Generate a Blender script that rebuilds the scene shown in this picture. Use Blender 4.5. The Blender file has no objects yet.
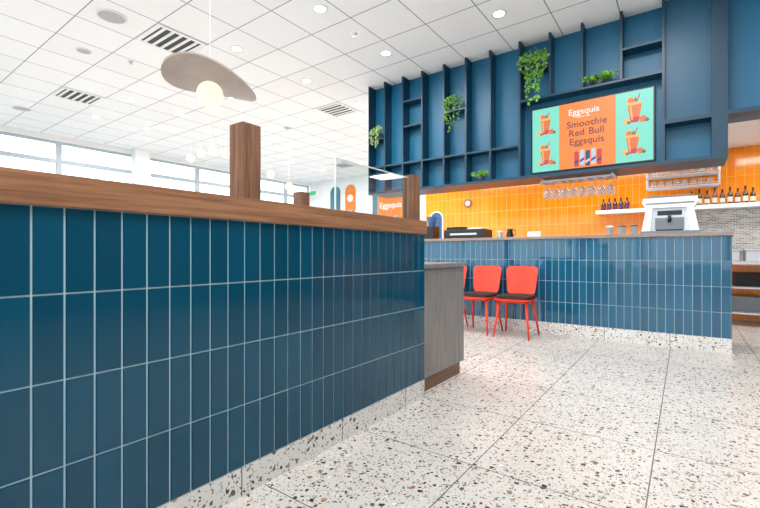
import bpy, bmesh, math, random
from mathutils import Vector, Matrix, Euler
random.seed(7)
C = bpy.context.scene.collection
PI = math.pi
H = 0.96

# ---------------------------------------------------------------- materials
def s2l(c):
    return tuple(((v/255)/12.92 if v/255 <= .04045 else ((v/255+.055)/1.055)**2.4) for v in c)
def newmat(name):
    m = bpy.data.materials.new(name); m.use_nodes = True
    nt = m.node_tree; b = nt.nodes['Principled BSDF']
    return m, nt, b
def N(nt, typ, **kw):
    n = nt.nodes.new(typ)
    for k, v in kw.items(): setattr(n, k, v)
    return n
def mat(name, rgb, rough=.5, metal=0, spec=.5, noise=.06, scale=20, emit=0, coat=0):
    m, nt, b = newmat(name)
    c = s2l(rgb)
    tc = N(nt, 'ShaderNodeTexCoord'); nz = N(nt, 'ShaderNodeTexNoise'); nz.inputs['Scale'].default_value = scale
    nt.links.new(tc.outputs['Object'], nz.inputs['Vector'])
    mx = N(nt, 'ShaderNodeMix', data_type='RGBA')
    mx.inputs[6].default_value = tuple(max(0, v*(1-noise)) for v in c)+(1,)
    mx.inputs[7].default_value = tuple(min(1, v*(1+noise)) for v in c)+(1,)
    nt.links.new(nz.outputs['Fac'], mx.inputs[0]); nt.links.new(mx.outputs[2], b.inputs['Base Color'])
    b.inputs['Roughness'].default_value = rough; b.inputs['Metallic'].default_value = metal
    b.inputs['Specular IOR Level'].default_value = spec
    b.inputs['Coat Weight'].default_value = coat
    if emit:
        nt.links.new(mx.outputs[2], b.inputs['Emission Color']); b.inputs['Emission Strength'].default_value = emit
    return m
def wood(name, c1, c2, stretch=(1, 12, 12), scale=4, rough=.45, dist=.25):
    m, nt, b = newmat(name)
    tc = N(nt, 'ShaderNodeTexCoord'); mp = N(nt, 'ShaderNodeMapping'); mp.inputs['Scale'].default_value = stretch
    nz = N(nt, 'ShaderNodeTexNoise'); nz.inputs['Scale'].default_value = scale; nz.inputs['Detail'].default_value = 8
    nz.inputs['Roughness'].default_value = .62
    nz.inputs['Distortion'].default_value = dist
    cr = N(nt, 'ShaderNodeValToRGB'); cr.color_ramp.elements[0].position = .32; cr.color_ramp.elements[1].position = .66
    cr.color_ramp.elements[0].color = s2l(c1)+(1,); cr.color_ramp.elements[1].color = s2l(c2)+(1,)
    nt.links.new(tc.outputs['Object'], mp.inputs[0]); nt.links.new(mp.outputs[0], nz.inputs['Vector'])
    nt.links.new(nz.outputs['Fac'], cr.inputs[0]); nt.links.new(cr.outputs[0], b.inputs['Base Color'])
    bp = N(nt, 'ShaderNodeBump'); bp.inputs['Strength'].default_value = .25; bp.inputs['Distance'].default_value = .002
    nt.links.new(nz.outputs['Fac'], bp.inputs['Height']); nt.links.new(bp.outputs[0], b.inputs['Normal'])
    b.inputs['Roughness'].default_value = rough
    return m
def plane_vec(nt, axes, shift):
    tc = N(nt, 'ShaderNodeTexCoord'); sp = N(nt, 'ShaderNodeSeparateXYZ'); cb = N(nt, 'ShaderNodeCombineXYZ')
    nt.links.new(tc.outputs['Object'], sp.inputs[0])
    for i, a in enumerate(axes):
        ad = N(nt, 'ShaderNodeMath', operation='ADD'); ad.inputs[1].default_value = shift[i]
        nt.links.new(sp.outputs[a], ad.inputs[0]); nt.links.new(ad.outputs[0], cb.inputs[i])
    return cb.outputs[0]
def grid(name, axes, w, h, mortar, c1, c2, cm, shift=(0, 0), offset=0, rough=.3, bump=.2, spec=.5, metal=0):
    m, nt, b = newmat(name)
    v = plane_vec(nt, axes, shift)
    br = N(nt, 'ShaderNodeTexBrick', offset=offset, squash=1)
    br.inputs['Scale'].default_value = 1; br.inputs['Brick Width'].default_value = w; br.inputs['Row Height'].default_value = h
    br.inputs['Mortar Size'].default_value = mortar; br.inputs['Mortar Smooth'].default_value = .1
    br.inputs['Color1'].default_value = s2l(c1)+(1,); br.inputs['Color2'].default_value = s2l(c2)+(1,); br.inputs['Mortar'].default_value = s2l(cm)+(1,)
    nt.links.new(v, br.inputs['Vector']); nt.links.new(br.outputs['Color'], b.inputs['Base Color'])
    bp = N(nt, 'ShaderNodeBump', invert=True); bp.inputs['Strength'].default_value = bump; bp.inputs['Distance'].default_value = .003
    nt.links.new(br.outputs['Fac'], bp.inputs['Height']); nt.links.new(bp.outputs[0], b.inputs['Normal'])
    b.inputs['Roughness'].default_value = rough; b.inputs['Specular IOR Level'].default_value = spec; b.inputs['Metallic'].default_value = metal
    return m
def terrazzo(name, axes=('X', 'Y'), w=.66, h=.66, shift=(.12, -.46), lo=(192, 187, 181), hi=(208, 203, 197)):
    m, nt, b = newmat(name)
    tc = N(nt, 'ShaderNodeTexCoord')
    nz = N(nt, 'ShaderNodeTexNoise'); nz.inputs['Scale'].default_value = 45; nz.inputs['Detail'].default_value = 2
    nt.links.new(tc.outputs['Object'], nz.inputs['Vector'])
    vs = N(nt, 'ShaderNodeVectorMath', operation='SCALE'); vs.inputs['Scale'].default_value = .022
    nt.links.new(nz.outputs['Color'], vs.inputs[0])
    va = N(nt, 'ShaderNodeVectorMath', operation='ADD')
    nt.links.new(tc.outputs['Object'], va.inputs[0]); nt.links.new(vs.outputs[0], va.inputs[1])
    n2 = N(nt, 'ShaderNodeTexNoise'); n2.inputs['Scale'].default_value = 4
    nt.links.new(tc.outputs['Object'], n2.inputs['Vector'])
    bc = N(nt, 'ShaderNodeMix', data_type='RGBA')
    bc.inputs[6].default_value = s2l(lo)+(1,); bc.inputs[7].default_value = s2l(hi)+(1,)
    nt.links.new(n2.outputs['Fac'], bc.inputs[0])
    cur = bc.outputs[2]
    for sc, thr, frac in ((110, .36, .45), (56, .35, .36), (30, .31, .34)):
        vo = N(nt, 'ShaderNodeTexVoronoi'); vo.inputs['Scale'].default_value = sc
        nt.links.new(va.outputs[0], vo.inputs['Vector'])
        sp = N(nt, 'ShaderNodeSeparateColor'); nt.links.new(vo.outputs['Color'], sp.inputs[0])
        lt = N(nt, 'ShaderNodeMath', operation='LESS_THAN'); lt.inputs[1].default_value = thr
        nt.links.new(vo.outputs['Distance'], lt.inputs[0])
        l2 = N(nt, 'ShaderNodeMath', operation='LESS_THAN'); l2.inputs[1].default_value = frac
        nt.links.new(sp.outputs[0], l2.inputs[0])
        mu = N(nt, 'ShaderNodeMath', operation='MULTIPLY'); nt.links.new(lt.outputs[0], mu.inputs[0]); nt.links.new(l2.outputs[0], mu.inputs[1])
        cr = N(nt, 'ShaderNodeValToRGB'); cr.color_ramp.interpolation = 'CONSTANT'
        cols = [(0, (62, 56, 56)), (.2, (138, 106, 84)), (.36, (98, 84, 76)), (.50, (164, 144, 122)), (.60, (72, 68, 70)), (.74, (134, 130, 128)), (.88, (220, 216, 210)), (.95, (176, 136, 96))]
        e = cr.color_ramp.elements; e[0].position = 0; e[0].color = s2l(cols[0][1])+(1,); e[1].position = cols[1][0]; e[1].color = s2l(cols[1][1])+(1,)
        for p, c in cols[2:]:
            x = e.new(p); x.color = s2l(c)+(1,)
        nt.links.new(sp.outputs[1], cr.inputs[0])
        mx = N(nt, 'ShaderNodeMix', data_type='RGBA')
        nt.links.new(mu.outputs[0], mx.inputs[0]); nt.links.new(cur, mx.inputs[6]); nt.links.new(cr.outputs[0], mx.inputs[7])
        cur = mx.outputs[2]
    v = plane_vec(nt, axes, shift)
    br = N(nt, 'ShaderNodeTexBrick', offset=0, squash=1)
    br.inputs['Scale'].default_value = 1; br.inputs['Brick Width'].default_value = w; br.inputs['Row Height'].default_value = h
    br.inputs['Mortar Size'].default_value = .0028; br.inputs['Mortar'].default_value = s2l((100, 95, 92))+(1,)
    nt.links.new(v, br.inputs['Vector']); nt.links.new(cur, br.inputs['Color1']); nt.links.new(cur, br.inputs['Color2'])
    nt.links.new(br.outputs['Color'], b.inputs['Base Color'])
    b.inputs['Roughness'].default_value = .24; b.inputs['Specular IOR Level'].default_value = .4
    return m
def tile_mat(name, lo, hi, rough=.08, spec=.4):
    m, nt, b = newmat(name)
    at = N(nt, 'ShaderNodeAttribute', attribute_name='tilecol')
    mx = N(nt, 'ShaderNodeMix', data_type='RGBA'); mx.inputs[6].default_value = s2l(lo)+(1,); mx.inputs[7].default_value = s2l(hi)+(1,)
    nt.links.new(at.outputs['Fac'], mx.inputs[0]); nt.links.new(mx.outputs[2], b.inputs['Base Color'])
    b.inputs['Roughness'].default_value = rough; b.inputs['Specular IOR Level'].default_value = spec
    return m
def emat(name, rgb, st=1.0):
    m, nt, b = newmat(name)
    b.inputs['Base Color'].default_value = (0.02, .02, .02, 1); b.inputs['Emission Color'].default_value = s2l(rgb)+(1,)
    b.inputs['Emission Strength'].default_value = st; b.inputs['Roughness'].default_value = .4
    return m
def glassmat(name, tint=(250, 253, 253), base=.03, edge=.7, milky=0):
    m = bpy.data.materials.new(name); m.use_nodes = True; nt = m.node_tree
    nt.nodes.remove(nt.nodes['Principled BSDF'])
    tr = N(nt, 'ShaderNodeBsdfTransparent'); tr.inputs[0].default_value = s2l(tint)+(1,)
    gl = N(nt, 'ShaderNodeBsdfGlossy'); gl.inputs['Roughness'].default_value = .02
    gs = gl.outputs[0]
    if milky:
        df = N(nt, 'ShaderNodeBsdfDiffuse'); df.inputs[0].default_value = (.95, .97, 1, 1)
        mm = N(nt, 'ShaderNodeMixShader'); mm.inputs[0].default_value = milky
        nt.links.new(gl.outputs[0], mm.inputs[1]); nt.links.new(df.outputs[0], mm.inputs[2]); gs = mm.outputs[0]
    lw = N(nt, 'ShaderNodeLayerWeight'); pw = N(nt, 'ShaderNodeMath', operation='POWER'); pw.inputs[1].default_value = 4 if not milky else 2
    ma = N(nt, 'ShaderNodeMath', operation='MULTIPLY_ADD'); ma.inputs[1].default_value = edge; ma.inputs[2].default_value = base
    nt.links.new(lw.outputs['Facing'], pw.inputs[0]); nt.links.new(pw.outputs[0], ma.inputs[0])
    mx = N(nt, 'ShaderNodeMixShader'); nt.links.new(ma.outputs[0], mx.inputs[0]); nt.links.new(tr.outputs[0], mx.inputs[1]); nt.links.new(gs, mx.inputs[2])
    nt.links.new(mx.outputs[0], nt.nodes['Material Output'].inputs[0])
    return m

M = {}
M['floor'] = terrazzo('terrazzo_floor')
M['base_l'] = terrazzo('terrazzo_base_side', axes=('Y', 'Z'), w=.6, h=5, shift=(.39, 1), lo=(208, 205, 200), hi=(222, 219, 214))
M['base_c'] = terrazzo('terrazzo_base_front', axes=('X', 'Z'), w=.6, h=5, shift=(.12, 1), lo=(216, 213, 210), hi=(230, 227, 224))
M['tile'] = tile_mat('blue_glazed_tile', (1, 64, 87), (3, 73, 98), .05, .5)
M['tile2'] = tile_mat('blue_counter_tile', (1, 76, 107), (5, 90, 123), .045, .75)
M['grout'] = mat('grout', (178, 202, 210), .8)
M['cap'] = wood('brown_oak_cap', (112, 72, 48), (166, 118, 84), (22, .9, 22), 3, .4)
M['post'] = wood('post_wood', (80, 50, 34), (142, 98, 68), (26, 26, 1.2), 3, .6)
M['greywood'] = wood('grey_laminate', (108, 102, 99), (142, 136, 132), (16, 16, 1), 3, .45)
M['kick'] = wood('brown_kick', (98, 68, 50), (134, 96, 72), (20, 1, 20), 3, .5)
M['worktop'] = wood('worktop_laminate', (118, 104, 98), (160, 146, 138), (1, 18, 18), 3, .35)
M['navy'] = mat('navy_paint', (4, 74, 102), .4, noise=.05, scale=2)
M['navyd'] = mat('navy_frame', (2, 52, 76), .38, noise=.05, scale=2)
M['navyp'] = mat('teal_panel', (2, 96, 132), .42, noise=.08, scale=1.5)
M['ceil'] = grid('ceiling_tiles', ('X', 'Y'), .61, .61, .006, (242, 244, 246), (246, 248, 250), (138, 144, 150), (5.455, -2.345), rough=.9, bump=.2, spec=.1)
M['white'] = mat('white_paint', (236, 237, 237), .7, noise=.02)
M['whites'] = mat('white_satin', (238, 238, 238), .35, noise=.02)
M['frame'] = mat('window_frame_grey', (166, 178, 186), .4, noise=.03)
M['edge'] = mat('glass_edge', (220, 232, 232), .3, noise=.02)
M['sidewall'] = mat('slate_blue_wall', (96, 120, 132), .6, noise=.04, scale=3)
M['orange'] = grid('orange_tiles', ('X', 'Z'), .1, .3, .003, (255, 140, 10), (255, 152, 24), (255, 192, 110), rough=.12, bump=.3)
M['herring'] = grid('metal_backsplash', ('X', 'Z'), .07, .025, .0025, (120, 116, 114), (182, 176, 170), (215, 210, 204), offset=.5, rough=.25, metal=.3)
M['steel'] = mat('brushed_steel', (196, 198, 202), .38, .5, noise=.08, scale=60)
M['silver'] = mat('silver_white', (206, 211, 218), .25, .25, noise=.03)
M['greyp'] = mat('grey_plastic', (120, 126, 134), .4, noise=.05)
M['black'] = mat('black_plastic', (22, 22, 24), .35, noise=.1)
M['blackm'] = mat('black_matte', (30, 28, 28), .7, noise=.15)
M['red'] = mat('coral_red_lacquer', (236, 62, 36), .4, noise=.03)
M['seat'] = mat('dark_seat_fabric', (48, 34, 28), .75, noise=.3, scale=80)
M['lamp'] = emat('globe_glow', (255, 242, 222), 1.1)
M['dl'] = emat('downlight_lens', (255, 250, 236), 12)
M['taupe'] = wood('pendant_veneer', (154, 140, 132), (176, 162, 154), (1.5, 4, 2), 2, .5)
M['grille'] = mat('speaker_grille', (176, 178, 180), .6, noise=.15, scale=200)
M['dark'] = mat('duct_dark', (70, 72, 76), .8)
M['glass'] = glassmat('clear_glass')
M['pglass'] = glassmat('screen_glass', (246, 251, 251), .06, .6)
M['wglass'] = glassmat('drinking_glass', (250, 252, 253), .10, .5, .6)
M['leaf'] = mat('leaf_green', (114, 172, 62), .5, noise=.45, scale=25)
M['leaf2'] = mat('leaf_pale', (160, 186, 118), .5, noise=.4, scale=25)
M['stem'] = mat('stem_green', (90, 112, 56), .6)
M['pot'] = mat('pot_ceramic', (60, 70, 74), .5)
M['teal_s'] = emat('screen_teal', (116, 220, 198), 1.05)
M['orange_s'] = emat('screen_orange', (252, 130, 30), 1.05)
M['white_s'] = emat('screen_white', (255, 255, 255), 1)
M['plum_s'] = emat('screen_plum', (118, 30, 50), 1)
M['jar_s'] = emat('screen_jar', (232, 108, 26), 1)
M['jar2_s'] = emat('screen_jar_dark', (150, 70, 40), 1)
M['jar3_s'] = emat('screen_jar_light', (252, 184, 90), 1)
M['leaf_s'] = emat('screen_leaf', (44, 120, 60), 1)
M['navy_s'] = emat('screen_blue', (24, 48, 120), 1)
M['silver_s'] = emat('screen_silver', (196, 206, 220), 1)
M['red_s'] = emat('screen_red', (206, 30, 46), 1)
M['green_s'] = emat('exit_green', (60, 190, 120), 1)
M['bottle'] = mat('dark_bottle', (52, 24, 20), .12)
M['amber'] = mat('amber_bottle', (112, 44, 20), .12)
M['label'] = mat('bottle_label', (226, 214, 190), .6)
M['labelp'] = mat('jar_label', (92, 44, 92), .6)
M['artblue'] = mat('art_blue', (70, 120, 140), .6)
M['arto'] = mat('art_orange', (240, 130, 50), .6)
M['brown'] = mat('cardboard', (150, 100, 66), .8)
M['bluec'] = mat('blue_plastic', (40, 84, 130), .4)
M['asphalt'] = mat('asphalt', (170, 172, 172), .9, noise=.1, scale=3)

# ---------------------------------------------------------------- helpers
def setp(o, label, cat, group=None, kind=None):
    if label: o['label'] = label
    if cat: o['category'] = cat
    if group: o['group'] = group
    if kind: o['kind'] = kind
    return o
def obj(name, bm, m, parent=None, smooth=False, mats=None):
    me = bpy.data.meshes.new(name)
    bmesh.ops.recalc_face_normals(bm, faces=bm.faces[:]) if not mats else None
    bm.to_mesh(me); bm.free()
    o = bpy.data.objects.new(name, me); C.objects.link(o)
    for q in (mats or [m]): me.materials.append(q)
    if smooth:
        for p in me.polygons: p.use_smooth = True
        if smooth == 'auto':
            try: me.set_sharp_from_angle(angle=math.radians(40))
            except Exception: pass
    if parent: o.parent = parent
    return o
def thing(name, label, cat, loc=(0, 0, 0), rz=0, group=None):
    o = bpy.data.objects.new(name, None); C.objects.link(o); o.empty_display_size = .1
    o.location = loc; o.rotation_euler = (0, 0, rz)
    return setp(o, label, cat, group)
def copy_tree(o, parent=None):
    c = o.copy(); C.objects.link(c); c.parent = parent
    for ch in [k for k in bpy.data.objects if k.parent == o]: copy_tree(ch, c)
    return c
def place(o, loc, rz=0, label=None, group=None):
    o.location = loc; o.rotation_euler = (0, 0, rz)
    if label: o['label'] = label
    if group: o['group'] = group
    return o
def merge(bm, b2):
    me = bpy.data.meshes.new('tmp'); b2.to_mesh(me); b2.free(); bm.from_mesh(me); bpy.data.meshes.remove(me)
def bx(bm, x0, x1, y0, y1, z0, z1, bev=0, mi=0):
    b2 = bmesh.new()
    bmesh.ops.create_cube(b2, size=1)
    for v in b2.verts:
        v.co = Vector((x0+(v.co.x+.5)*(x1-x0), y0+(v.co.y+.5)*(y1-y0), z0+(v.co.z+.5)*(z1-z0)))
    if bev:
        bmesh.ops.bevel(b2, geom=b2.edges[:], offset=bev, segments=2, affect='EDGES', profile=.7)
    for f in b2.faces: f.material_index = mi
    merge(bm, b2)
    return bm
def rod(bm, p0, p1, r0, r1=None, seg=12, cap=True):
    r1 = r0 if r1 is None else r1
    p0 = Vector(p0); p1 = Vector(p1); d = (p1-p0); q = d.to_track_quat('Z', 'Y')
    a = [bm.verts.new(p0+q @ Vector((r0*math.cos(2*PI*i/seg), r0*math.sin(2*PI*i/seg), 0))) for i in range(seg)]
    b = [bm.verts.new(p1+q @ Vector((r1*math.cos(2*PI*i/seg), r1*math.sin(2*PI*i/seg), 0))) for i in range(seg)]
    for i in range(seg): bm.faces.new((a[i], a[(i+1) % seg], b[(i+1) % seg], b[i]))
    if cap: bm.faces.new(a[::-1]); bm.faces.new(b)
    return bm
def tube(bm, pts, r, seg=8):
    pts = [Vector(p) for p in pts]; rings = []
    for i, p in enumerate(pts):
        d = (pts[min(i+1, len(pts)-1)]-pts[max(i-1, 0)]).normalized(); q = d.to_track_quat('Z', 'Y')
        rings.append([bm.verts.new(p+q @ Vector((r*math.cos(2*PI*k/seg), r*math.sin(2*PI*k/seg), 0))) for k in range(seg)])
    for a, b in zip(rings, rings[1:]):
        for k in range(seg): bm.faces.new((a[k], a[(k+1) % seg], b[(k+1) % seg], b[k]))
    bm.faces.new(rings[0][::-1]); bm.faces.new(rings[-1])
    return bm
def lathe(bm, prof, c=(0, 0, 0), seg=24):
    rings = []
    for r, z in prof:
        if r < 1e-5: rings.append([bm.verts.new((c[0], c[1], c[2]+z))])
        else: rings.append([bm.verts.new((c[0]+r*math.cos(2*PI*k/seg), c[1]+r*math.sin(2*PI*k/seg), c[2]+z)) for k in range(seg)])
    for a, b in zip(rings, rings[1:]):
        for k in range(seg):
            k2 = (k+1) % seg
            if len(a) == 1 and len(b) == 1: continue
            if len(a) == 1: bm.faces.new((a[0], b[k2], b[k]))
            elif len(b) == 1: bm.faces.new((a[k], a[k2], b[0]))
            else: bm.faces.new((a[k], a[k2], b[k2], b[k]))
    return bm
def struct(name, bm, m):
    return setp(obj(name, bm, m), None, None, kind='structure')
def sbox(name, m, *a, bev=0):
    return struct(name, bx(bmesh.new(), *a, bev=bev), m)
def panel(bm, w, h, r, th, curve=0, zc=0, yc=0, cols=16, rows=6, tilt=0, taper=0):
    """upright rounded panel in XZ, curved in Y, optionally narrower at the bottom"""
    F = []; B = []
    for i in range(cols+1):
        s = -math.cos(PI*i/cols); x = s*w/2
        e = max(0, abs(x)-(w/2-r)); dz = r-math.sqrt(max(0, r*r-e*e))
        hh = max(h/2-dz, .0005)
        f = []; b = []
        for j in range(rows+1):
            z = -hh+2*hh*j/rows
            y = yc+curve*(1-s*s)+tilt*(z+h/2)
            xx = x*(1-taper*(.5-z/h))
            f.append(bm.verts.new((xx, y-th/2, zc+z))); b.append(bm.verts.new((xx, y+th/2, zc+z)))
        F.append(f); B.append(b)
    for i in range(cols):
        for j in range(rows):
            bm.faces.new((F[i][j], F[i+1][j], F[i+1][j+1], F[i][j+1])); bm.faces.new((B[i][j], B[i][j+1], B[i+1][j+1], B[i+1][j]))
        bm.faces.new((F[i][0], B[i][0], B[i+1][0], F[i+1][0])); bm.faces.new((F[i][rows], F[i+1][rows], B[i+1][rows], B[i][rows]))
    for j in range(rows):
        bm.faces.new((F[0][j], F[0][j+1], B[0][j+1], B[0][j])); bm.faces.new((F[cols][j], B[cols][j], B[cols][j+1], F[cols][j+1]))
    return bm
def tiles(name, o, u, n, nu, nv, tw, th, m, parent, gap=.0035, thick=.006, jit=1):
    """one wall surface of bevelled, very slightly uneven glazed tiles with grout behind"""
    o = Vector(o); u = Vector(u); n = Vector(n); w = Vector((0, 0, 1))
    bm = bmesh.new(); lay = bm.loops.layers.float_color.new('tilecol')
    q = [bm.verts.new(o+n*.002+u*a+w*b) for a, b in ((0, 0), (nu*tw, 0), (nu*tw, nv*th), (0, nv*th))]
    f = bm.faces.new(q); f.material_index = 1
    for i in range(nu):
        for j in range(nv):
            ja = random.uniform(-1, 1)*.00022*jit; jb = random.uniform(-1, 1)*.0003*jit; cv = random.random()
            g = gap/2; e = g+.0025
            def P(a, b, d): return bm.verts.new(o+u*a+w*b+n*d)
            a0, a1, b0, b1 = i*tw, (i+1)*tw, j*th, (j+1)*th
            O = [P(a0+g, b0+g, .001), P(a1-g, b0+g, .001), P(a1-g, b1-g, .001), P(a0+g, b1-g, .001)]
            I = [P(a0+e, b0+e, thick-ja-jb), P(a1-e, b0+e, thick+ja-jb), P(a1-e, b1-e, thick+ja+jb), P(a0+e, b1-e, thick-ja+jb)]
            fs = [bm.faces.new(I)]+[bm.faces.new((O[k], O[(k+1) % 4], I[(k+1) % 4], I[k])) for k in range(4)]
            for f in fs:
                for l in f.loops: l[lay] = (cv, cv, cv, 1)
    for f in bm.faces:
        f.normal_update()
        if f.normal.dot(n) < 0: f.normal_flip()
    return obj(name, bm, None, parent, mats=[m, M['grout']])
def text(name, s, size, m, parent, loc, align='CENTER', bold=0, rot=(PI/2, 0, 0), sp=1):
    cu = bpy.data.curves.new('t', 'FONT'); cu.body = s; cu.size = size; cu.align_x = align; cu.align_y = 'CENTER'; cu.offset = bold; cu.extrude = .0006; cu.space_character = sp
    to = bpy.data.objects.new('t', cu); C.objects.link(to)
    bpy.context.view_layer.update()
    me = bpy.data.meshes.new_from_object(to.evaluated_get(bpy.context.evaluated_depsgraph_get()))
    bpy.data.objects.remove(to)
    me.transform(Matrix.Translation(loc) @ Euler(rot).to_matrix().to_4x4())
    me.materials.clear(); me.materials.append(m); me.name = name
    o = bpy.data.objects.new(name, me); C.objects.link(o); o.parent = parent
    return o
def poly(bm, pts, y, th=.0008):
    a = [bm.verts.new((x, y, z)) for x, z in pts]; b = [bm.verts.new((x, y+th, z)) for x, z in pts]
    bm.faces.new(a); bm.faces.new(b[::-1])
    for i in range(len(a)): bm.faces.new((a[i], b[i], b[(i+1) % len(a)], a[(i+1) % len(a)]))
    return bm

# ---------------------------------------------------------------- room shell
YC = 5.24; CZ = 3.6; YB = 8.0; YF = 11.0; XW = -11.3; XR = 5.0; YN = -5.0
sbox('floor', M['floor'], XW-.2, XR+.2, YN-.2, YF+.2, -.1, 0)
sbox('ceiling', M['ceil'], XW-.2, XR+.2, YN-.2, YF+.2, CZ, CZ+.1)
sbox('ceiling_kitchen', M['white'], -4.03, XR, 5.72, YB, 2.52, 2.6)
sbox('wall_kitchen_side', M['white'], -4.11, -4.03, 5.72, YB, 2.52, CZ)
sbox('wall_back', M['orange'], -4.6, XR, YB, YB+.12, 0, CZ)
sbox('wall_backsplash', M['herring'], -.35, XR, YB-.012, YB, .86, 1.62)
sbox('wall_far', M['white'], XW, -4.6, YF, YF+.12, 0, CZ)
sbox('wall_far_side', M['white'], -4.6, -4.48, YB+.12, YF, 0, CZ)
sbox('wall_right', M['sidewall'], XR, XR+.12, YN, YB+.12, 0, CZ)
sbox('wall_left', M['white'], XW-.12, XW, YN, YF, 0, .8)
sbox('wall_left_head', M['white'], XW-.12, XW, YN, YF, 3.48, CZ)
k = 1
ys = [YN, -3.3, -1.65, 0, 1.65, 3.3, 4.95, 6.6, 8.25, 9.9, YF]
for a, b in zip(ys, ys[1:]):
    bm = bmesh.new()
    bx(bm, XW-.10, XW-.02, a, a+.05, .8, 3.48); bx(bm, XW-.10, XW-.02, b-.05, b, .8, 3.48)
    bx(bm, XW-.10, XW-.02, a+.05, b-.05, .8, .86); bx(bm, XW-.10, XW-.02, a+.05, b-.05, 3.43, 3.48); bx(bm, XW-.10, XW-.02, a+.05, b-.05, 3.0, 3.08)
    w = struct('window_%d' % k, bm, M['frame']); k += 1
    obj('glass_pane', bx(bmesh.new(), XW-.055, XW-.045, a+.05, b-.05, .86, 3.43), M['glass'], w)
sbox('wall_left_column', M['white'], XW, XW+.25, 4.8, 5.15, 0, CZ)
sbox('wall_front', M['white'], XW, XR, YN-.12, YN, 0, .5)
sbox('wall_front_head', M['white'], XW, XR, YN-.12, YN, 3.3, CZ)
x = XW
while x < XR-.5:
    bm = bmesh.new(); b = x+2.03
    bx(bm, x, x+.05, YN-.08, YN-.02, .5, 3.3); bx(bm, b-.05, b, YN-.08, YN-.02, .5, 3.3)
    bx(bm, x+.05, b-.05, YN-.08, YN-.02, .5, .56); bx(bm, x+.05, b-.05, YN-.08, YN-.02, 3.24, 3.3)
    w = struct('window_%d' % k, bm, M['frame']); k += 1
    x = b
sbox('ground_outside', M['asphalt'], -60, XW-.2, -20, 40, -.3, -.15)

# ---------------------------------------------------------------- tiled half wall
TW = .0747; XH = -1.42
Y0 = .351-16*TW; Y1 = Y0+44*TW; cy = (Y0+Y1)/2
hw = thing('partition_wall', 'long low dividing wall of upright dark blue tiles with brown wooden cap', 'partition', (XH, cy, 0))
obj('wall_core', bx(bmesh.new(), -.17, -.001, Y0-cy, Y1-cy, .116, 1.092), M['white'], hw)
tiles('tile_facing', (0, Y0-cy, .116), (0, 1, 0), (1, 0, 0), 44, 4, TW, .244, M['tile'], hw)
obj('base_strip', bx(bmesh.new(), -.17, .004, Y0-cy, Y1-cy, 0, .116), M['base_l'], hw)
obj('wooden_cap', bx(bmesh.new(), -.20, .02, Y0-cy-.01, Y1-cy+.008, 1.092, 1.182, bev=.003), M['cap'], hw)
for (ya, yb, z1, lab) in ((1.0375, 1.1275, 1.50, 'nearer, taller looking brown wooden post standing on the tiled wall cap'), (2.36, 2.445, 1.49, 'brown wooden post standing at the end of the tiled wall cap')):
    s = (yb-ya)/2
    p = obj('wooden_post', bx(bmesh.new(), -s, s, -s, s, 0, z1-1.182, bev=.003), M['post']); p.location = (XH-.075, (ya+yb)/2, 1.182)
    setp(p, lab, 'post', 'posts on the tiled wall')
gs = thing('guard_screen', 'low clear glass screen on the wall cap beside the end post', 'glass screen', (XH-.075, 2.00, 1.182))
obj('glass_pane', bx(bmesh.new(), -.004, .004, -.355, .355, .002, .285, bev=.001), M['pglass'], gs)
obj('top_edge', bx(bmesh.new(), -.005, .005, -.355, .355, .285, .290), M['edge'], gs)
obj('end_edge', bx(bmesh.new(), -.005, .005, -.359, -.355, .002, .290), M['edge'], gs)
for s in (-.22, .22): obj('clamp', bx(bmesh.new(), -.012, .012, s-.015, s+.015, 0, .022, bev=.002), M['steel'], gs)
p = obj('wooden_post', bx(bmesh.new(), -.05, .05, -.05, .05, 0, 1.5, bev=.003), M['post']); p.location = (-2.72, 2.55, 0)
setp(p, 'short dark wooden post further away, top showing behind the tiled wall cap', 'post')

# ---------------------------------------------------------------- grey cabinet
gc = thing('end_cabinet', 'grey wood laminate cabinet with brown plinth at end of tiled wall', 'cabinet', (-1.72, 2.80, 0))
obj('body', bx(bmesh.new(), -.28, .27, -.345, .335, .10, .86, bev=.002), M['greywood'], gc)
obj('top_panel', bx(bmesh.new(), -.29, .285, -.346, .35, .86, .89, bev=.002), M['greywood'], gc)
obj('plinth', bx(bmesh.new(), -.28, .255, -.345, .29, 0, .10), M['kick'], gc)

# ---------------------------------------------------------------- service counter
XL = .36-58*TW
cx = (XL+.36)/2; cyy = YC+.3
cc = thing('service_counter', 'long service counter clad in upright glossy blue tiles, speckled white base', 'counter', (cx, cyy, 0))
obj('counter_body', bx(bmesh.new(), XL-cx, .358-cx, .002-.3, .35, .14, 1.14), M['white'], cc)
tiles('tile_facing', (XL-cx, -.3, .14), (1, 0, 0), (0, -1, 0), 58, 4, TW, .25, M['tile2'], cc, jit=2.2)
tiles('tile_facing', (.36-cx, -.3, .14), (0, 1, 0), (1, 0, 0), 8, 4, .081, .25, M['tile2'], cc)
obj('base_strip', bx(bmesh.new(), XL-cx, .366-cx, -.31, .35, 0, .14), M['base_c'], cc)
wt = obj('countertop', bx(bmesh.new(), XL-.02-cx, .38-cx, -.33, .38, 0, .035, bev=.003), M['worktop']); wt.location = (cx, cyy, 1.14)
setp(wt, 'thin greyish wood laminate worktop lying along the blue tiled counter', 'countertop')

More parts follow.
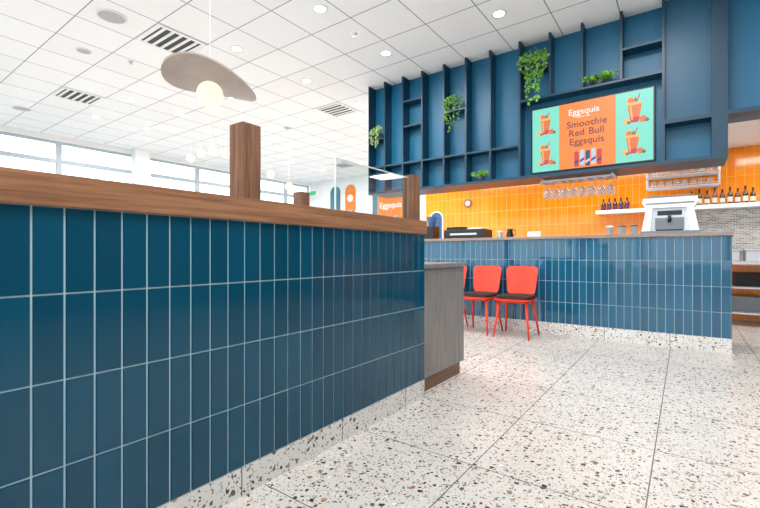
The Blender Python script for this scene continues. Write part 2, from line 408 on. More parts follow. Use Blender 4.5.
# ---------------------------------------------------------------- bulkhead shelving
bk = thing('display_shelving', 'large wall hung grid of dark blue open shelves above the counter', 'shelving', (-1.85, 5.45, 1.89))
ox, oy, oz = -1.85, 5.45, 1.89
def bl(x0, x1, y0, y1, z0, z1, bev=0): return bx(bmesh.new(), x0-ox, x1-ox, y0-oy, y1-oy, z0-oz, z1-oz, bev=bev)
YP = 5.38
obj('back_panel', bl(-4.03, .334, YP, 5.70, 1.91, 3.6), M['navyp'], bk)
obj('back_panel', bl(.334, 4.9, YP, 5.70, 2.33, 3.6), M['navyp'], bk)
obj('bottom_board', bl(-4.03, .334, 5.2, 5.70, 1.89, 1.925), M['navyd'], bk)
XS = [-4.03, -3.72, -3.39, -3.06, -2.71, -2.38, -2.04, -1.66, -1.30, -.95, -.56, -.18, .21]
th = .012
for i, xx in enumerate(XS):
    zb = 2.86 if i in (8, 9, 10) else 1.925
    if i == 12: obj('upright', bl(.21, .334, 5.2, YP, zb, 3.6), M['navyd'], bk)
    else: obj('upright', bl(xx-(0 if i == 0 else th), xx+th, 5.2, YP, zb, 3.6), M['navyd'], bk)
def shelf(i, j, z, t=.012):
    obj('shelf', bl(XS[i]+th, XS[j]-th, 5.205, YP, z-t, z+t), M['navyd'], bk)
for i in range(7): shelf(i, i+1, 2.31)
shelf(7, 11, 2.85)
for (i, z) in ((0, 2.74), (2, 3.22), (2, 2.85), (4, 2.93), (7, 3.22), (10, 3.18)):
    shelf(i, i+1, z)
obj('cross_board', bl(-.18+th, .21, 5.2, YP, 2.30, 2.34), M['navyd'], bk)
obj('cross_board', bl(.334, 4.9, 5.2, YP, 2.30, 2.34), M['navyd'], bk)
for xx in (1.5, 2.7, 3.9): obj('upright', bl(xx, xx+.04, 5.2, YP, 2.34, 3.6), M['navyd'], bk)
obj('front_panel', bl(-.18+th, .21, 5.26, YP, 2.34, 3.6), M['navy'], bk)

# ---------------------------------------------------------------- menu screens
def menu(name, label, loc, w=1.30, h=.81):
    t = thing(name, label, 'screen', loc)
    obj('casing', bx(bmesh.new(), -w/2, w/2, -.02, .028, -h/2, h/2, bev=.006), M['black'], t)
    ew, eh = w/2-.018, h/2-.018
    obj('display', bx(bmesh.new(), -ew, ew, -.0225, -.0195, -eh, eh), M['teal_s'], t)
    obj('orange_panel', bx(bmesh.new(), -.32, .28, -.0245, -.0226, -eh, eh), M['orange_s'], t)
    y = -.026
    text('heading_text', 'Eggsquis', .100, M['white_s'], t, (-.05, y, .27), bold=.0005, sp=1)
    text('heading_text', 'déjeuner-dîner', .026, M['white_s'], t, (-.05, y, .21))
    text('slogan_text', 'Smoothie', .108, M['plum_s'], t, (-.02, y, .125), bold=.0016, sp=1.03)
    text('slogan_text', 'Red', .108, M['plum_s'], t, (-.125, y, .022), bold=.0016, sp=1.03)
    text('slogan_text', 'Bull', .108, M['plum_s'], t, (.085, y, .022), bold=.0016, sp=1.03)
    text('slogan_text', 'Eggsquis', .108, M['plum_s'], t, (-.02, y, -.081), bold=.0016, sp=1.03)
    for i, (dx, mm) in enumerate(((-.125, 'red_s'), (-.065, 'silver_s'), (-.005, 'navy_s'), (.055, 'silver_s'), (.115, 'red_s'))):
        z0 = -.375+(.015 if i in (1, 3) else 0)
        bm = bmesh.new()
        poly(bm, [(dx-.020, z0), (dx+.020, z0), (dx+.024, z0+.01), (dx+.024, z0+.165), (dx+.018, z0+.18), (dx-.018, z0+.18), (dx-.024, z0+.165), (dx-.024, z0+.01)], -.0262)
        obj('pictured_can', bm, M[mm], t)
        bm = bmesh.new(); poly(bm, [(dx-.024, z0+.03), (dx+.024, z0+.06), (dx+.024, z0+.09), (dx-.024, z0+.06)], -.0272)
        obj('pictured_can_stripe', bm, M['navy_s' if mm != 'navy_s' else 'silver_s'], t)
    for (jx, jz, s) in ((-.475, .17, 1.05), (-.475, -.20, 1.05), (.46, .16, 1.2), (.44, -.19, 1.1)):
        b = .062*s
        def blob(cx_, cz_, r, mm, y_, n=10, nm='pictured_fruit'):
            obj(nm, poly(bmesh.new(), [(jx+b*(cx_+r*math.cos(q*2*PI/n)), jz+b*(cz_+r*math.sin(q*2*PI/n))) for q in range(n)], y_), M[mm], t)
        obj('pictured_straw', poly(bmesh.new(), [(jx+b*.15, jz+b*1.2), (jx+b*.32, jz+b*1.2), (jx+b*.75, jz+b*2.5), (jx+b*.58, jz+b*2.5)], -.0232), M['red_s'], t)
        blob(-.45, 1.65, .6, 'jar3_s', -.0236, 12, 'pictured_orange_slice'); blob(-.45, 1.65, .42, 'jar_s', -.0246, 12, 'pictured_orange_slice')
        obj('pictured_leaf', poly(bmesh.new(), [(jx, jz+b*1.3), (jx+b*.35, jz+b*1.6), (jx+b*.15, jz+b*2.15), (jx-b*.1, jz+b*1.7)], -.0240), M['leaf_s'], t)
        obj('pictured_glass', poly(bmesh.new(), [(jx-b*.5, jz-b*1.6), (jx+b*.5, jz-b*1.6), (jx+b*.85, jz+b*.6), (jx+b*.9, jz+b*1.4), (jx-b*.9, jz+b*1.4), (jx-b*.85, jz+b*.6)], -.0250), M['jar_s'], t)
        obj('pictured_glass_foam', poly(bmesh.new(), [(jx-b*.88, jz+b*1.0), (jx+b*.88, jz+b*1.0), (jx+b*.9, jz+b*1.4), (jx-b*.9, jz+b*1.4)], -.0258), M['jar3_s'], t)
        obj('pictured_glass_layer', poly(bmesh.new(), [(jx-b*.5, jz-b*1.6), (jx+b*.5, jz-b*1.6), (jx+b*.62, jz-b*.8), (jx-b*.62, jz-b*.8)], -.0260), M['red_s'], t)
        obj('pictured_highlight', poly(bmesh.new(), [(jx-b*.40, jz-b*1.2), (jx-b*.22, jz-b*1.2), (jx-b*.40, jz+b*.9), (jx-b*.62, jz+b*.9)], -.0270), M['jar3_s'], t)
        blob(-1.1, -1.3, .42, 'jar3_s', -.0266); blob(1.05, -1.25, .5, 'jar_s', -.0268); blob(1.55, -1.45, .28, 'leaf_s', -.0274); blob(-.75, -1.55, .24, 'jar2_s', -.0276)
    return t
menu('menu_screen', 'wide wall screen with orange and teal smoothie advert in shelving bay', (-.905, 5.35, 2.36))
menu('menu_screen', 'second advert screen on the orange wall beyond the counter end', (2.55, 7.94, 2.2), 1.3, .81)

# ---------------------------------------------------------------- plants
def plant(name, label, loc, kind, n=12, drop=.3, spread=.12, leaf='leaf', ls=.035, dens=.02):
    t = thing(name, label, 'plant', loc, group='green plants in the blue shelving')
    obj('pot', lathe(bmesh.new(), [(0, 0), (.04, 0), (.05, .08), (.046, .08), (.04, .065), (0, .065)]), M['pot'], t, True)
    bs = bmesh.new(); bf = bmesh.new()
    def leaf_at(p, d, s):
        d = d.normalized(); side = d.cross(Vector((random.uniform(-1, 1), random.uniform(-1, 1), random.uniform(-1, 1)))).normalized(); up = d.cross(side)
        a = bf.verts.new(p); b_ = bf.verts.new(p+d*s*.4+side*s*.36+up*s*.1); c_ = bf.verts.new(p+d*s); e_ = bf.verts.new(p+d*s*.4-side*s*.36+up*s*.1); m_ = bf.verts.new(p+d*s*.45-up*s*.06)
        for tri in ((a, b_, m_), (b_, c_, m_), (c_, e_, m_), (e_, a, m_)): bf.faces.new(tri)
    for i in range(n):
        a = random.uniform(0, 2*PI)
        o = Vector((.02*math.cos(a), .02*math.sin(a), .065))
        if kind == 'trail':
            ex = random.uniform(-spread, spread); dr = drop*random.uniform(.3, 1)
            if random.random() < .35: dr = -.02
            up_ = random.uniform(.05, .14)
            pts = [o, o+Vector((ex*.4, -.05, up_)), o+Vector((ex*.9, -.11, up_*.8)), o+Vector((ex*1.1, -.14, -.02))]
            if dr > 0:
                m_ = 6
                pts += [o+Vector((ex*(1-.45*(k+1)/m_)*(1+.2*math.sin(k*1.3+i)), -.14-.02*math.sin(k+i), -.04-dr*(k+1)/m_)) for k in range(m_)]
        else:
            ex = random.uniform(-1, 1); ey = random.uniform(-1, .4)
            pts = [o-Vector((0, 0, .01)), o+Vector((ex*.05, ey*.05, .02)), o+Vector((ex*spread, ey*.07, .04+random.uniform(-.03, .03)))]
        tube(bs, pts, .0022, 5)
        for p, q in zip(pts[1:], pts[2:]):
            k = max(2, int((q-p).length/dens))
            for j in range(k):
                leaf_at(p.lerp(q, (j+random.random())/k), Vector((random.uniform(-1, 1), random.uniform(-1, .3), random.uniform(-.7, .7))), ls*random.uniform(.7, 1.3))
    obj('stems', bs, M['stem'], t); obj('foliage', bf, M[leaf], t)
    return t
YPp = 5.285
plant('trailing_plant', 'pale trailing plant in the leftmost bay of the shelving', (-3.86, YPp, 2.752), 'trail', 13, .24, .10, 'leaf2', .04)
plant('trailing_plant', 'green trailing plant hanging in the middle of the tall shelf bays', (-2.55, YPp, 2.942), 'trail', 16, .34, .12)
plant('trailing_plant', 'largest trailing plant hanging at the upper left corner of the screen', (-1.48, YPp, 3.232), 'trail', 20, .50, .16, ls=.045, dens=.024)
plant('potted_plant', 'small bushy plant on the shelf directly above the screen', (-.78, YPp, 2.862), 'bush', 40, 0, .15, dens=.011, ls=.045)
plant('potted_plant', 'small low plant standing in a bottom shelf cubby', (-2.19, YPp-.02, 1.925), 'bush', 30, 0, .11, dens=.011, ls=.04)

# ---------------------------------------------------------------- chairs
def panel_flat(w, d, r, th_, z, bulge=0):
    bm = bmesh.new(); panel(bm, w, d, r, th_, curve=bulge and -bulge)
    for v in bm.verts:
        x, y, zz = v.co; v.co = Vector((x, zz-.015, z-y))
    return bm
def make_chair():
    t = thing('side_chair', 'coral red chair', 'chair')
    obj('seat_shell', panel_flat(.41, .40, .06, .016, .435), M['red'], t, 'auto')
    obj('seat_cushion', panel_flat(.385, .37, .06, .032, .460, bulge=.008), M['seat'], t, 'auto')
    bm = panel(bmesh.new(), .39, .34, .055, .014, curve=.035, zc=.640, yc=.185, tilt=.16, taper=.16)
    obj('backrest', bm, M['red'], t, 'auto')
    for s in (-1, 1):
        bm = bmesh.new(); tube(bm, [(s*.13, .16, .43), (s*.13, .205, .48), (s*.135, .235, .60), (s*.135, .262, .72)], .010, 10)
        obj('back_support', bm, M['red'], t, True)
        obj('leg', rod(bmesh.new(), (s*.15, -.14, .43), (s*.20, -.215, 0), .017, .010), M['red'], t, True)
        obj('leg', rod(bmesh.new(), (s*.15, .13, .43), (s*.20, .235, 0), .017, .010), M['red'], t, True)
    bm = bmesh.new(); bx(bm, -.155, .155, -.155, -.13, .40, .425); bx(bm, -.155, .155, .13, .155, .40, .425); bx(bm, -.155, -.13, -.13, .13, .40, .425); bx(bm, .13, .155, -.13, .13, .40, .425)
    obj('under_frame', bm, M['red'], t)
    return t
ch = make_chair()
place(ch, (-1.60, 4.90, 0), .03, 'coral red chair with dark seat pad, rightmost of three before the counter', 'red chairs by the counter')
place(copy_tree(ch), (-2.06, 4.91, 0), -.04, 'coral red chair with dark seat pad, middle of three before the counter')
place(copy_tree(ch), (-2.52, 4.91, 0), .02, 'coral red chair half hidden behind the grey cabinet')

# ---------------------------------------------------------------- pendant lamps
def pendant(label, loc, R=.25):
    t = thing('pendant_lamp', label, 'lamp', loc)
    bm = bmesh.new(); nr, ns = 8, 56; right = Vector((.807, .59)); fwd = Vector((-.59, .807))
    def P(i, k, dz):
        a = 2*PI*k/ns; rr = R*i/nr*(1+.05*math.cos(2*a-1.0)); x = rr*math.cos(a); y = rr*math.sin(a)
        u = x*right.x+y*right.y; v = x*fwd.x+y*fwd.y
        return bm.verts.new((x, y, dz-.17*u+.6*v*v-.38*u*u-.10*v))
    T = [[P(i, k, .005) for k in range(ns)] for i in range(1, nr+1)]; B = [[P(i, k, -.005) for k in range(ns)] for i in range(1, nr+1)]
    ct = P(0, 0, .005); cb = P(0, 0, -.005)
    for k in range(ns):
        k2 = (k+1) % ns
        bm.faces.new((ct, T[0][k], T[0][k2])); bm.faces.new((cb, B[0][k2], B[0][k]))
        for i in range(nr-1):
            bm.faces.new((T[i][k], T[i+1][k], T[i+1][k2], T[i][k2])); bm.faces.new((B[i][k], B[i][k2], B[i+1][k2], B[i+1][k]))
        bm.faces.new((T[-1][k], B[-1][k], B[-1][k2], T[-1][k2]))
    obj('lamp_shade', bm, M['taupe'], t, 'auto')
    g = .074
    obj('globe', lathe(bmesh.new(), [(g*math.sin(PI*i/16), -.070-g*math.cos(PI*i/16)) for i in range(17)]), M['lamp'], t, True)
    obj('socket', rod(bmesh.new(), (0, 0, -.01), (0, 0, .05), .018), M['steel'], t, True)
    obj('cord', rod(bmesh.new(), (0, 0, .05), (0, 0, CZ-.02-loc[2]), .003), M['white'], t)
    obj('ceiling_rose', rod(bmesh.new(), (0, 0, CZ-.02-loc[2]), (0, 0, CZ-loc[2]), .05), M['white'], t)
    return t
pendant('large curved taupe disc pendant with a glowing globe beneath', (-2.24, 1.38, 1.962))
def globe(label, loc, r=.078):
    t = thing('globe_pendant', label, 'lamp', loc, group='distant globe lamps over the dining area')
    obj('globe', lathe(bmesh.new(), [(r*math.sin(PI*i/12), -r*math.cos(PI*i/12)) for i in range(13)], seg=18), M['lamp'], t, True)
    obj('cord', rod(bmesh.new(), (0, 0, r), (0, 0, CZ-loc[2]), .004, seg=6), M['white'], t)
def at_t(u, v, t):
    d = u-380; return ((-246.3+.807*d)*t, (336.5+.5906*d)*t, H+(254.5-v)*t)
for i, (u, v, t_, lab) in enumerate(((191, 159, .019, 'small glowing globe lamp, leftmost and lowest of the distant cluster of four'), (201, 154, .0202, 'small glowing globe lamp, second from left of the distant cluster'),
        (213, 152, .019, 'small glowing globe lamp, third from left of the distant cluster'), (225, 154, .0185, 'small glowing globe lamp, rightmost of the distant cluster of four'),
        (271, 175, .019, 'glowing globe lamp hanging alone just right of the tall post'), (289, 187, .019, 'low hanging globe lamp above the short far post'))):
    globe(lab, at_t(u, v, t_))

# ---------------------------------------------------------------- ceiling fixtures
def downlight():
    t = thing('downlight', 'round recessed downlight glowing in the tiled ceiling', 'light', group='recessed downlights in the ceiling')
    obj('trim_ring', lathe(bmesh.new(), [(.055, 0), (.085, 0), (.083, -.008), (.06, -.006), (.055, 0)]), M['whites'], t, True)
    obj('lens', lathe(bmesh.new(), [(0, -.004), (.058, -.004), (.058, -.001), (0, -.001)]), M['dl'], t)
    return t
d0 = downlight(); first = True
spots = [(-1.65, 4.47), (-3.17, 3.24), (-3.17, 4.47), (-4.65, 3.24), (-4.65, 4.47), (-4.65, 5.7), (-4.65, 6.9), (-1.65, 2.0), (-.1, 3.24), (-.1, 1.0), (1.4, 3.24), (1.4, 1.0)]
for xx in (-6.15, -7.7, -9.15):
    for yy in (3.24, 4.18, 5.7, 6.9, 8.2, 9.5): spots.append((xx, yy))
for (xx, yy) in spots:
    o = d0 if first else copy_tree(d0); first = False
    o.location = (xx, yy, CZ)
def vent(label, loc):
    t = thing('ceiling_vent', label, 'air vent', (loc[0], loc[1], CZ), group='square air vents in the ceiling')
    bm = bmesh.new(); a, b = .295, .25
    bx(bm, -a, a, -a, -b, -.012, -.001); bx(bm, -a, a, b, a, -.012, -.001); bx(bm, -a, -b, -b, b, -.012, -.001); bx(bm, b, a, -b, b, -.012, -.001)
    obj('frame', bm, M['whites'], t)
    obj('duct', bx(bmesh.new(), -b, b, -b, b, -.003, -.001), M['dark'], t)
    for k in range(5):
        y = -.2+.1*k
        obj('slat', bx(bmesh.new(), -b, b, y-.018, y+.018, -.010, -.0035), M['whites'], t)
vent('nearest square slotted air vent in the ceiling above the disc pendant', (-5.15, 2.65))
vent('square slotted air vent in the far left ceiling toward the windows', (-8.2, 2.65))
vent('square slotted air vent in the ceiling left of the blue shelving', (-5.15, 5.70))
vent('most distant small looking air vent near the far wall', (-8.2, 9.36))
for (xx, yy, r, lab) in ((-5.14, 1.98, .15, 'round grey ceiling speaker, nearest the camera at upper left'), (-6.3, 2.1, .09, 'small round sensor in the ceiling behind the round speaker'), (-9.7, 2.27, .15, 'round ceiling speaker close to the left windows'), (-6.7, 5.9, .1, 'small round ceiling speaker beyond the middle vent')):
    t = thing('ceiling_speaker', lab, 'speaker', (xx, yy, CZ))
    obj('rim', lathe(bmesh.new(), [(r*.88, -.001), (r, -.001), (r, -.008), (r*.88, -.012), (r*.88, -.001)]), M['whites'], t, True)
    obj('grille', lathe(bmesh.new(), [(0, -.009), (r*.88, -.007), (r*.88, -.001), (0, -.001)]), M['grille'], t)
for (u, v) in ((355, 34), (131, 62)):
    t_ = (CZ-H)/(254.5-v); q = at_t(u, v, t_)
    o = obj('sprinkler_head', lathe(bmesh.new(), [(0, 0), (.03, 0), (.03, -.006), (.01, -.01), (.01, -.03), (.025, -.032), (0, -.035)]), M['steel'], None, True); o.location = (q[0], q[1], CZ)
    setp(o, 'small metal sprinkler head in the ceiling ' + ('near the blue shelving' if u > 300 else 'near the upper left vent'), 'sprinkler')

# ---------------------------------------------------------------- far dining wall things
def arch(label, x, z, w, h, m, circ=None):
    t = thing('arch_art', label, 'wall art', (x, YF-.02, z), group='arch shaped wall art')
    pts = [(-w/2, -h/2), (w/2, -h/2)]+[(w/2*math.cos(a), h/2-w/2+w/2*math.sin(a)) for a in [PI*k/12 for k in range(13)]]
    obj('arch_panel', poly(bmesh.new(), pts, 0, .018), m, t)
    if circ:
        obj('circle', poly(bmesh.new(), [(w*.28*math.cos(2*PI*k/20), w*.28*math.sin(2*PI*k/20)-.02) for k in range(20)], -.004, .003), circ, t)
arch('blue grey arch shaped wall art on the far wall', -10.0, 2.9, .46, .9, M['artblue'])
arch('orange arch shaped wall art with white circle on the far wall', -9.3, 2.9, .46, .9, M['arto'], M['whites'])
ps = thing('reflection_panel', 'orange and teal panel with white lettering, standing in for the reflection in the glass screen', 'reflection stand-in', (-7.62, YF-.03, 2.5))  # added panel on the far wall, replaces the reflection in the glass screen
obj('backing', bx(bmesh.new(), -.72, .62, -.01, .03, -.75, .75, bev=.004), M['whites'], ps)
obj('orange_field', bx(bmesh.new(), -.50, .60, -.014, -.0101, -.73, .73), M['arto'], ps)
obj('teal_field', bx(bmesh.new(), -.70, -.50, -.014, -.0101, -.73, .73), M['artblue'], ps)
text('reflection_text', 'Eggsquis', .26, M['whites'], ps, (.02, -.016, .02), bold=.004)
ex = thing('exit_sign', 'small green lit exit sign hanging by the far corner', 'sign', (-10.7, 10.6, 3.12))
obj('casing', bx(bmesh.new(), -.17, .17, -.03, .03, -.09, .09, bev=.005), M['whites'], ex)
obj('sign_face', bx(bmesh.new(), -.155, .155, -.033, -.031, -.075, .075), M['green_s'], ex)
obj('hanger', rod(bmesh.new(), (0, 0, .09), (0, 0, .48), .008), M['whites'], ex)

# ---------------------------------------------------------------- counter items
def on_counter(u, dy):
    d = u-380; y = YC+dy; return (y*(-246.3+.807*d)/(336.5+.5906*d), y, 1.175)
q = on_counter(468, .3)
t = thing('cash_register', 'long black register with buttons on top at left end of counter', 'register', q)
obj('body', bx(bmesh.new(), -.30, .30, -.16, .16, .008, .13, bev=.012), M['black'], t)
obj('printer', bx(bmesh.new(), -.28, -.02, -.12, .12, .13, .17, bev=.008), M['blackm'], t)
obj('keypad', bx(bmesh.new(), .04, .26, -.11, .05, .13, .15, bev=.004), M['silver'], t)
obj('front_strip', bx(bmesh.new(), -.2, .2, -.163, -.158, .05, .075), M['silver'], t)
for s in (-.25, .25): obj('foot', rod(bmesh.new(), (s, 0, 0), (s, 0, .01), .02), M['blackm'], t)
def pitcher(label, loc, m, h=.12, r=.045):
    t = thing('milk_pitcher', label, 'pitcher', loc, group='small pitchers on the counter')
    obj('vessel', lathe(bmesh.new(), [(0, 0), (r, 0), (r*1.05, h*.3), (r*.75, h*.8), (r*.85, h), (r*.78, h), (r*.68, h*.8), (0, h*.1)]), m, t, True)
    obj('handle', tube(bmesh.new(), [(r*.8, 0, h*.9), (r*1.7, 0, h*.8), (r*1.8, 0, h*.45), (r, 0, h*.25)], .006), m, t, True)
pitcher('black pitcher with handle standing right of the register', on_counter(510, .25), M['black'])
pitcher('small steel pitcher just right of the register', on_counter(500, .3), M['steel'], .1, .04)
q = on_counter(534, .2); o = obj('card_stand', panel(bmesh.new(), .16, .07, .01, .01, zc=.035, tilt=.2), M['whites']); o.location = q
setp(o, 'low white card stand on the counter near the middle', 'card stand')
q = on_counter(432, .3)
t = thing('coffee_grinder', 'black and steel coffee grinder at the far left counter end', 'grinder', q)
obj('body', bx(bmesh.new(), -.08, .08, -.1, .1, 0, .2, bev=.01), M['black'], t)
obj('hopper', lathe(bmesh.new(), [(.05, .2), (.085, .34), (.08, .345), (0, .345)]), M['bluec'], t, True)
q = on_counter(670, .36)
t = thing('juice_machine', 'bulky white and silver appliance with angular head on counter right part', 'appliance', q)
obj('base_plate', bx(bmesh.new(), -.27, .27, -.17, .17, 0, .035, bev=.004), M['greyp'], t)
bm = bmesh.new(); poly(bm, [(-.25, .035), (.25, .035), (.225, .20), (.205, .285), (-.205, .285), (-.225, .20)], -.11, .25); obj('machine_body', bm, M['silver'], t)
for s in (-1, 1):
    bm = bmesh.new(); poly(bm, [(s*.255, .035), (s*.175, .035), (s*.15, .285), (s*.21, .285)], -.145, .05); obj('side_stand', bm, M['whites'], t)
obj('dispensing_recess', bx(bmesh.new(), -.13, .13, -.114, -.109, .05, .18), M['greyp'], t)
obj('control_panel', bx(bmesh.new(), -.11, .11, -.116, -.110, .205, .255), M['black'], t)
obj('drip_tray', bx(bmesh.new(), -.12, .12, -.165, -.115, .035, .05), M['black'], t)
obj('spout', rod(bmesh.new(), (0, -.13, .13), (0, -.13, .20), .016), M['black'], t, True)
bm = bmesh.new(); poly(bm, [(-.215, .285), (.215, .285), (.25, .345), (.24, .395), (-.24, .395), (-.25, .345)], -.15, .3); obj('lid', bm, M['whites'], t)
obj('lid_top', bx(bmesh.new(), -.21, .21, -.12, .12, .395, .42, bev=.004), M['greyp'], t)
obj('lid_band', bx(bmesh.new(), -.215, .215, -.154, -.15, .325, .34), M['greyp'], t)
def cup(label, loc, n):
    t = thing('paper_cup', label, 'cup', loc, group='takeaway cups on the counter')
    obj('cup_body', lathe(bmesh.new(), [(0, 0), (.03, 0), (.04, .1), (.042, .1), (.037, .1), (.028, .005), (0, .005)]), M['whites'], t, True)
    obj('cup_lid', lathe(bmesh.new(), [(.043, .1), (.043, .108), (.03, .116), (0, .116)]), M['black' if n % 2 else 'whites'], t, True)
cup('white takeaway cup with black lid left of the silver appliance', on_counter(622, .3), 1)
cup('white lidded takeaway cup, nearer the middle of the counter', on_counter(610, .34), 0)
cup('takeaway cup with black lid touching distance from the silver appliance', on_counter(634, .34), 1)

# ---------------------------------------------------------------- hanging glasses
rk = thing('glass_rack', 'metal rail rack under the shelving holding upside down stem glasses', 'rack', (-1.05, 5.5, 1.89))
for k in range(9):
    x = -.4+.1*k
    obj('rail', bx(bmesh.new(), x-.014, x+.014, -.12, .12, -.046, -.040), M['steel'], rk)
for s in (-.11, .11): obj('cross_bar', bx(bmesh.new(), -.41, .41, s-.006, s+.006, -.040, -.02), M['steel'], rk)
for x in (-.38, .38): obj('hanger', bx(bmesh.new(), x-.01, x+.01, -.11, .11, -.02, 0), M['steel'], rk)
def wineglass():
    o = obj('wine_glass', lathe(bmesh.new(), [(0, 0), (.040, -.002), (.040, -.004), (.004, -.010), (.004, -.070), (.024, -.085), (.040, -.120), (.037, -.195), (.0355, -.195), (.0385, -.120), (.022, -.088), (0, -.078)], seg=20), M['wglass'], None, True)
    return setp(o, 'clear stem glass hanging upside down under the blue shelving', 'glass', 'stem glasses on the hanging rack')
g0 = wineglass(); first = True
for k in range(8):
    for yy in (-.06, .05):
        o = g0 if first else g0.copy()
        if not first: C.objects.link(o)
        first = False
        o.location = (-1.05-.35+.1*k, 5.5+yy, 1.89-.036)

# ---------------------------------------------------------------- back shelf and bottles
sh = obj('wall_shelf', bx(bmesh.new(), -2.2, 2.2, -.15, .15, -.06, 0, bev=.003), M['whites']); sh.location = (1.0, YB-.15, 1.68)
setp(sh, 'long white shelf on the orange tiled wall holding bottles', 'shelf')
def bottle(label, x, m, group, lm='label', h=.24, r=.033):
    t = thing('bottle', label, 'bottle', (x, YB-.17, 1.68), group=group)
    obj('bottle_body', lathe(bmesh.new(), [(0, 0), (r, 0), (r, h*.55), (r*.35, h*.75), (r*.33, h*.95), (0, h*.95)], seg=16), M[m], t, True)
    obj('cap', lathe(bmesh.new(), [(r*.4, h*.93), (r*.4, h), (0, h)], seg=12), M['black'], t, True)
    obj('paper_label', lathe(bmesh.new(), [(r*1.02, h*.12), (r*1.02, h*.42)], seg=16), M[lm], t, True)
for i in range(5):
    bottle('short dark jar with purple label in the left row on the white shelf', -1.10+.085*i, 'bottle', 'labelled jars at the left end of the shelf', 'labelp', .20, .036)
for i in range(9):
    xb = YB*(.985)*(-246.3+.807*(692+7.6*i-380))/(336.5+.5906*(692+7.6*i-380))
    bottle('dark brown bottle with pale label in the right row on the white shelf', xb, 'bottle' if i % 3 else 'amber', 'dark bottles at the right of the shelf', 'label', .25 if i % 2 else .22, .032)
wr = thing('wire_shelf', 'chrome wire wall rack with clear cups above the white shelf', 'rack', (.0, YB-.16, 2.0))
for z in (-.03, .15, .33):
    bm = bmesh.new()
    for k in range(9): rod(bm, (-.48, -.14+.035*k, z), (.40, -.14+.035*k, z), .004, seg=6)
    for k in range(3): rod(bm, (-.48+.44*k, -.15, z-.006), (-.48+.44*k, .155, z-.006), .005, seg=6)
    rod(bm, (-.48, -.15, z+.03), (.40, -.15, z+.03), .006, seg=6); rod(bm, (-.48, -.15, z), (.40, -.15, z), .008, seg=6)
    obj('wire_tray', bm, M['silver'], wr)
for x in (-.48, .40):
    for y in (-.14, .14): obj('upright_rod', rod(bmesh.new(), (x, y, -.04), (x, y, .37), .010, seg=8), M['silver'], wr)
def pcup():
    o = obj('plastic_cup', lathe(bmesh.new(), [(0, 0), (.03, 0), (.042, .12), (.04, .12), (.028, .004), (0, .004)], seg=16), M['wglass'], None, True)
    return setp(o, 'clear cup standing on the chrome wire rack', 'cup', 'clear cups on the wire rack')
c0 = pcup(); first = True
for z in (-.025, .155):
    for k in range(8):
        o = c0 if first else c0.copy()
        if not first: C.objects.link(o)
        first = False; o.location = (-.40+.1*k, YB-.16, 2.0+z)
t = thing('arch_mirror', 'small blue arched mirror with white frame on the orange wall', 'mirror', (-4.33, YB-.02, 1.55))
def archpts(w, h): return [(-w/2, -h/2), (w/2, -h/2)]+[(w/2*math.cos(a), h/2-w/2+w/2*math.sin(a)) for a in [PI*k/14 for k in range(15)]]
obj('frame', poly(bmesh.new(), archpts(.32, .66), 0, .02), M['whites'], t)
obj('mirror_glass', poly(bmesh.new(), archpts(.27, .61), -.004, .003), M['bluec'], t)
t = thing('round_sign', 'small round wooden disc on the orange wall above the register', 'sign', (-3.6, YB-.01, 2.0))
obj('disc', poly(bmesh.new(), [(.09*math.cos(2*PI*k/24), .09*math.sin(2*PI*k/24)) for k in range(24)], -.02, .02), M['brown'], t)
obj('disc_centre', poly(bmesh.new(), [(.05*math.cos(2*PI*k/24), .05*math.sin(2*PI*k/24)) for k in range(24)], -.024, .003), M['whites'], t)

# ---------------------------------------------------------------- back bench at right
bt = thing('prep_table', 'stainless steel prep table with lower shelf behind the counter end', 'table', (1.6, 7.62, 0))
obj('table_top', bx(bmesh.new(), -1.35, 1.35, -.34, .34, .82, .86, bev=.004), M['steel'], bt)
obj('under_shelf', bx(bmesh.new(), -1.32, 1.32, -.32, .32, .16, .18), M['steel'], bt)
obj('under_shelf', bx(bmesh.new(), -1.32, 1.32, -.32, .32, .50, .52), M['steel'], bt)
for sx in (-1.3, 0, 1.3):
    for sy in (-.3, .3): obj('leg', rod(bmesh.new(), (sx, sy, 0), (sx, sy, .82), .02), M['steel'], bt, True)
def crate(label, loc, w, d, h, m):
    t = thing('storage_box', label, 'box', loc)
    bm = bmesh.new(); bx(bm, -w/2, w/2, -d/2, d/2, 0, .01); bx(bm, -w/2, w/2, -d/2, -d/2+.01, .01, h); bx(bm, -w/2, w/2, d/2-.01, d/2, .01, h); bx(bm, -w/2, -w/2+.01, -d/2+.01, d/2-.01, .01, h); bx(bm, w/2-.01, w/2, -d/2+.01, d/2-.01, .01, h)
    obj('box_body', bm, m, t)
    obj('box_lid', bx(bmesh.new(), -w/2-.01, w/2+.01, -d/2-.01, d/2+.01, h, h+.02, bev=.004), m, t)
crate('grey lidded bin on the lowest shelf of the prep table', (.66, 7.66, .18), .34, .4, .18, M['greyp'])
crate('dark lidded bin on the middle shelf of the prep table', (.70, 7.68, .52), .30, .36, .16, M['blackm'])
for i, xx in enumerate((.50, .76, 1.02)):
    t = thing('food_pan', 'stainless steel food pan on the prep table', 'pan', (xx, 7.58, .86), group='steel food pans on the prep table')
    bm = bmesh.new(); bx(bm, -.10, .10, -.14, .14, 0, .15, bev=.012); obj('pan_body', bm, M['steel'], t)
    obj('pan_lid', bx(bmesh.new(), -.115, .115, -.155, .155, .15, .165, bev=.004), M['silver'], t)

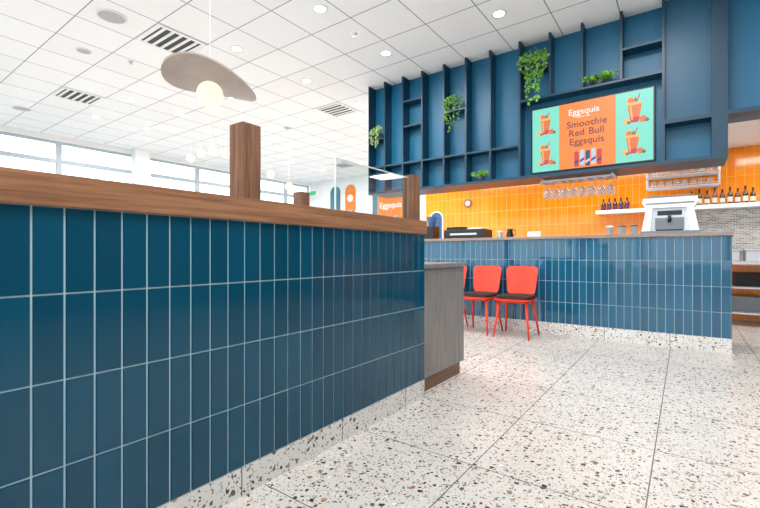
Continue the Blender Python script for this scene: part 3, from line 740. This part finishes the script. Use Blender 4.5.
# ---------------------------------------------------------------- lighting
wd = bpy.data.worlds.new('World'); bpy.context.scene.world = wd; wd.use_nodes = True
bg = wd.node_tree.nodes['Background']
tcn = wd.node_tree.nodes.new('ShaderNodeTexCoord'); sx = wd.node_tree.nodes.new('ShaderNodeSeparateXYZ'); cr = wd.node_tree.nodes.new('ShaderNodeValToRGB')
wd.node_tree.links.new(tcn.outputs['Generated'], sx.inputs[0]); wd.node_tree.links.new(sx.outputs['Z'], cr.inputs[0]); wd.node_tree.links.new(cr.outputs[0], bg.inputs[0])
cr.color_ramp.elements[0].position = 0; cr.color_ramp.elements[0].color = (.80, .84, .85, 1); cr.color_ramp.elements[1].position = .35; cr.color_ramp.elements[1].color = (.88, .95, 1, 1)
bg.inputs[1].default_value = 2.6
def area(name, loc, sx_, sy_, p, col=(.98, .99, 1), rot=(0, 0, 0)):
    l = bpy.data.lights.new(name, 'AREA'); l.shape = 'RECTANGLE'; l.size = sx_; l.size_y = sy_; l.energy = p; l.color = col
    o = bpy.data.objects.new(name, l); C.objects.link(o); o.location = loc; o.rotation_euler = rot
    return o
for xx, yy, p in ((-.5, 3.6, 58), (1.8, 3.0, 52), (-.2, .2, 76), (-3.2, 3.6, 80), (-5.6, 1.5, 124), (-5.8, 6.6, 128), (-9, 4, 122), (-9, 8.5, 120), (-1, -2.6, 82)):
    area('ceiling_fill', (xx, yy, CZ-.03), 1.2, 1.2, p)  # added area fill to supplement the dim daylight, no fixture of this kind
for xx in (-3.2, -.9, 1.4): area('kitchen_fill', (xx, 6.8, 2.5), 1.4, .5, 34, (1, .98, .95))  # added fill light behind the counter, without any fixture
def spot(loc, p, ang=1.5):
    l = bpy.data.lights.new('downlight_lamp', 'SPOT'); l.energy = p; l.spot_size = ang; l.spot_blend = .6; l.shadow_soft_size = .06; l.color = (1, .96, .9)
    o = bpy.data.objects.new('downlight_lamp', l); C.objects.link(o); o.location = loc
for (xx, yy) in spots[:6]: spot((xx, yy, CZ-.02), 45)

# ---------------------------------------------------------------- camera
cam = bpy.data.cameras.new('Camera'); co = bpy.data.objects.new('Camera', cam); C.objects.link(co)
co.location = (0, 0, H); co.rotation_euler = (PI/2, 0, math.atan2(305, 417))
cam.sensor_width = 36; cam.lens = 417/760*36; cam.clip_start = .02; cam.clip_end = 100
bpy.context.scene.camera = co
bpy.context.scene.view_settings.view_transform = 'Standard'
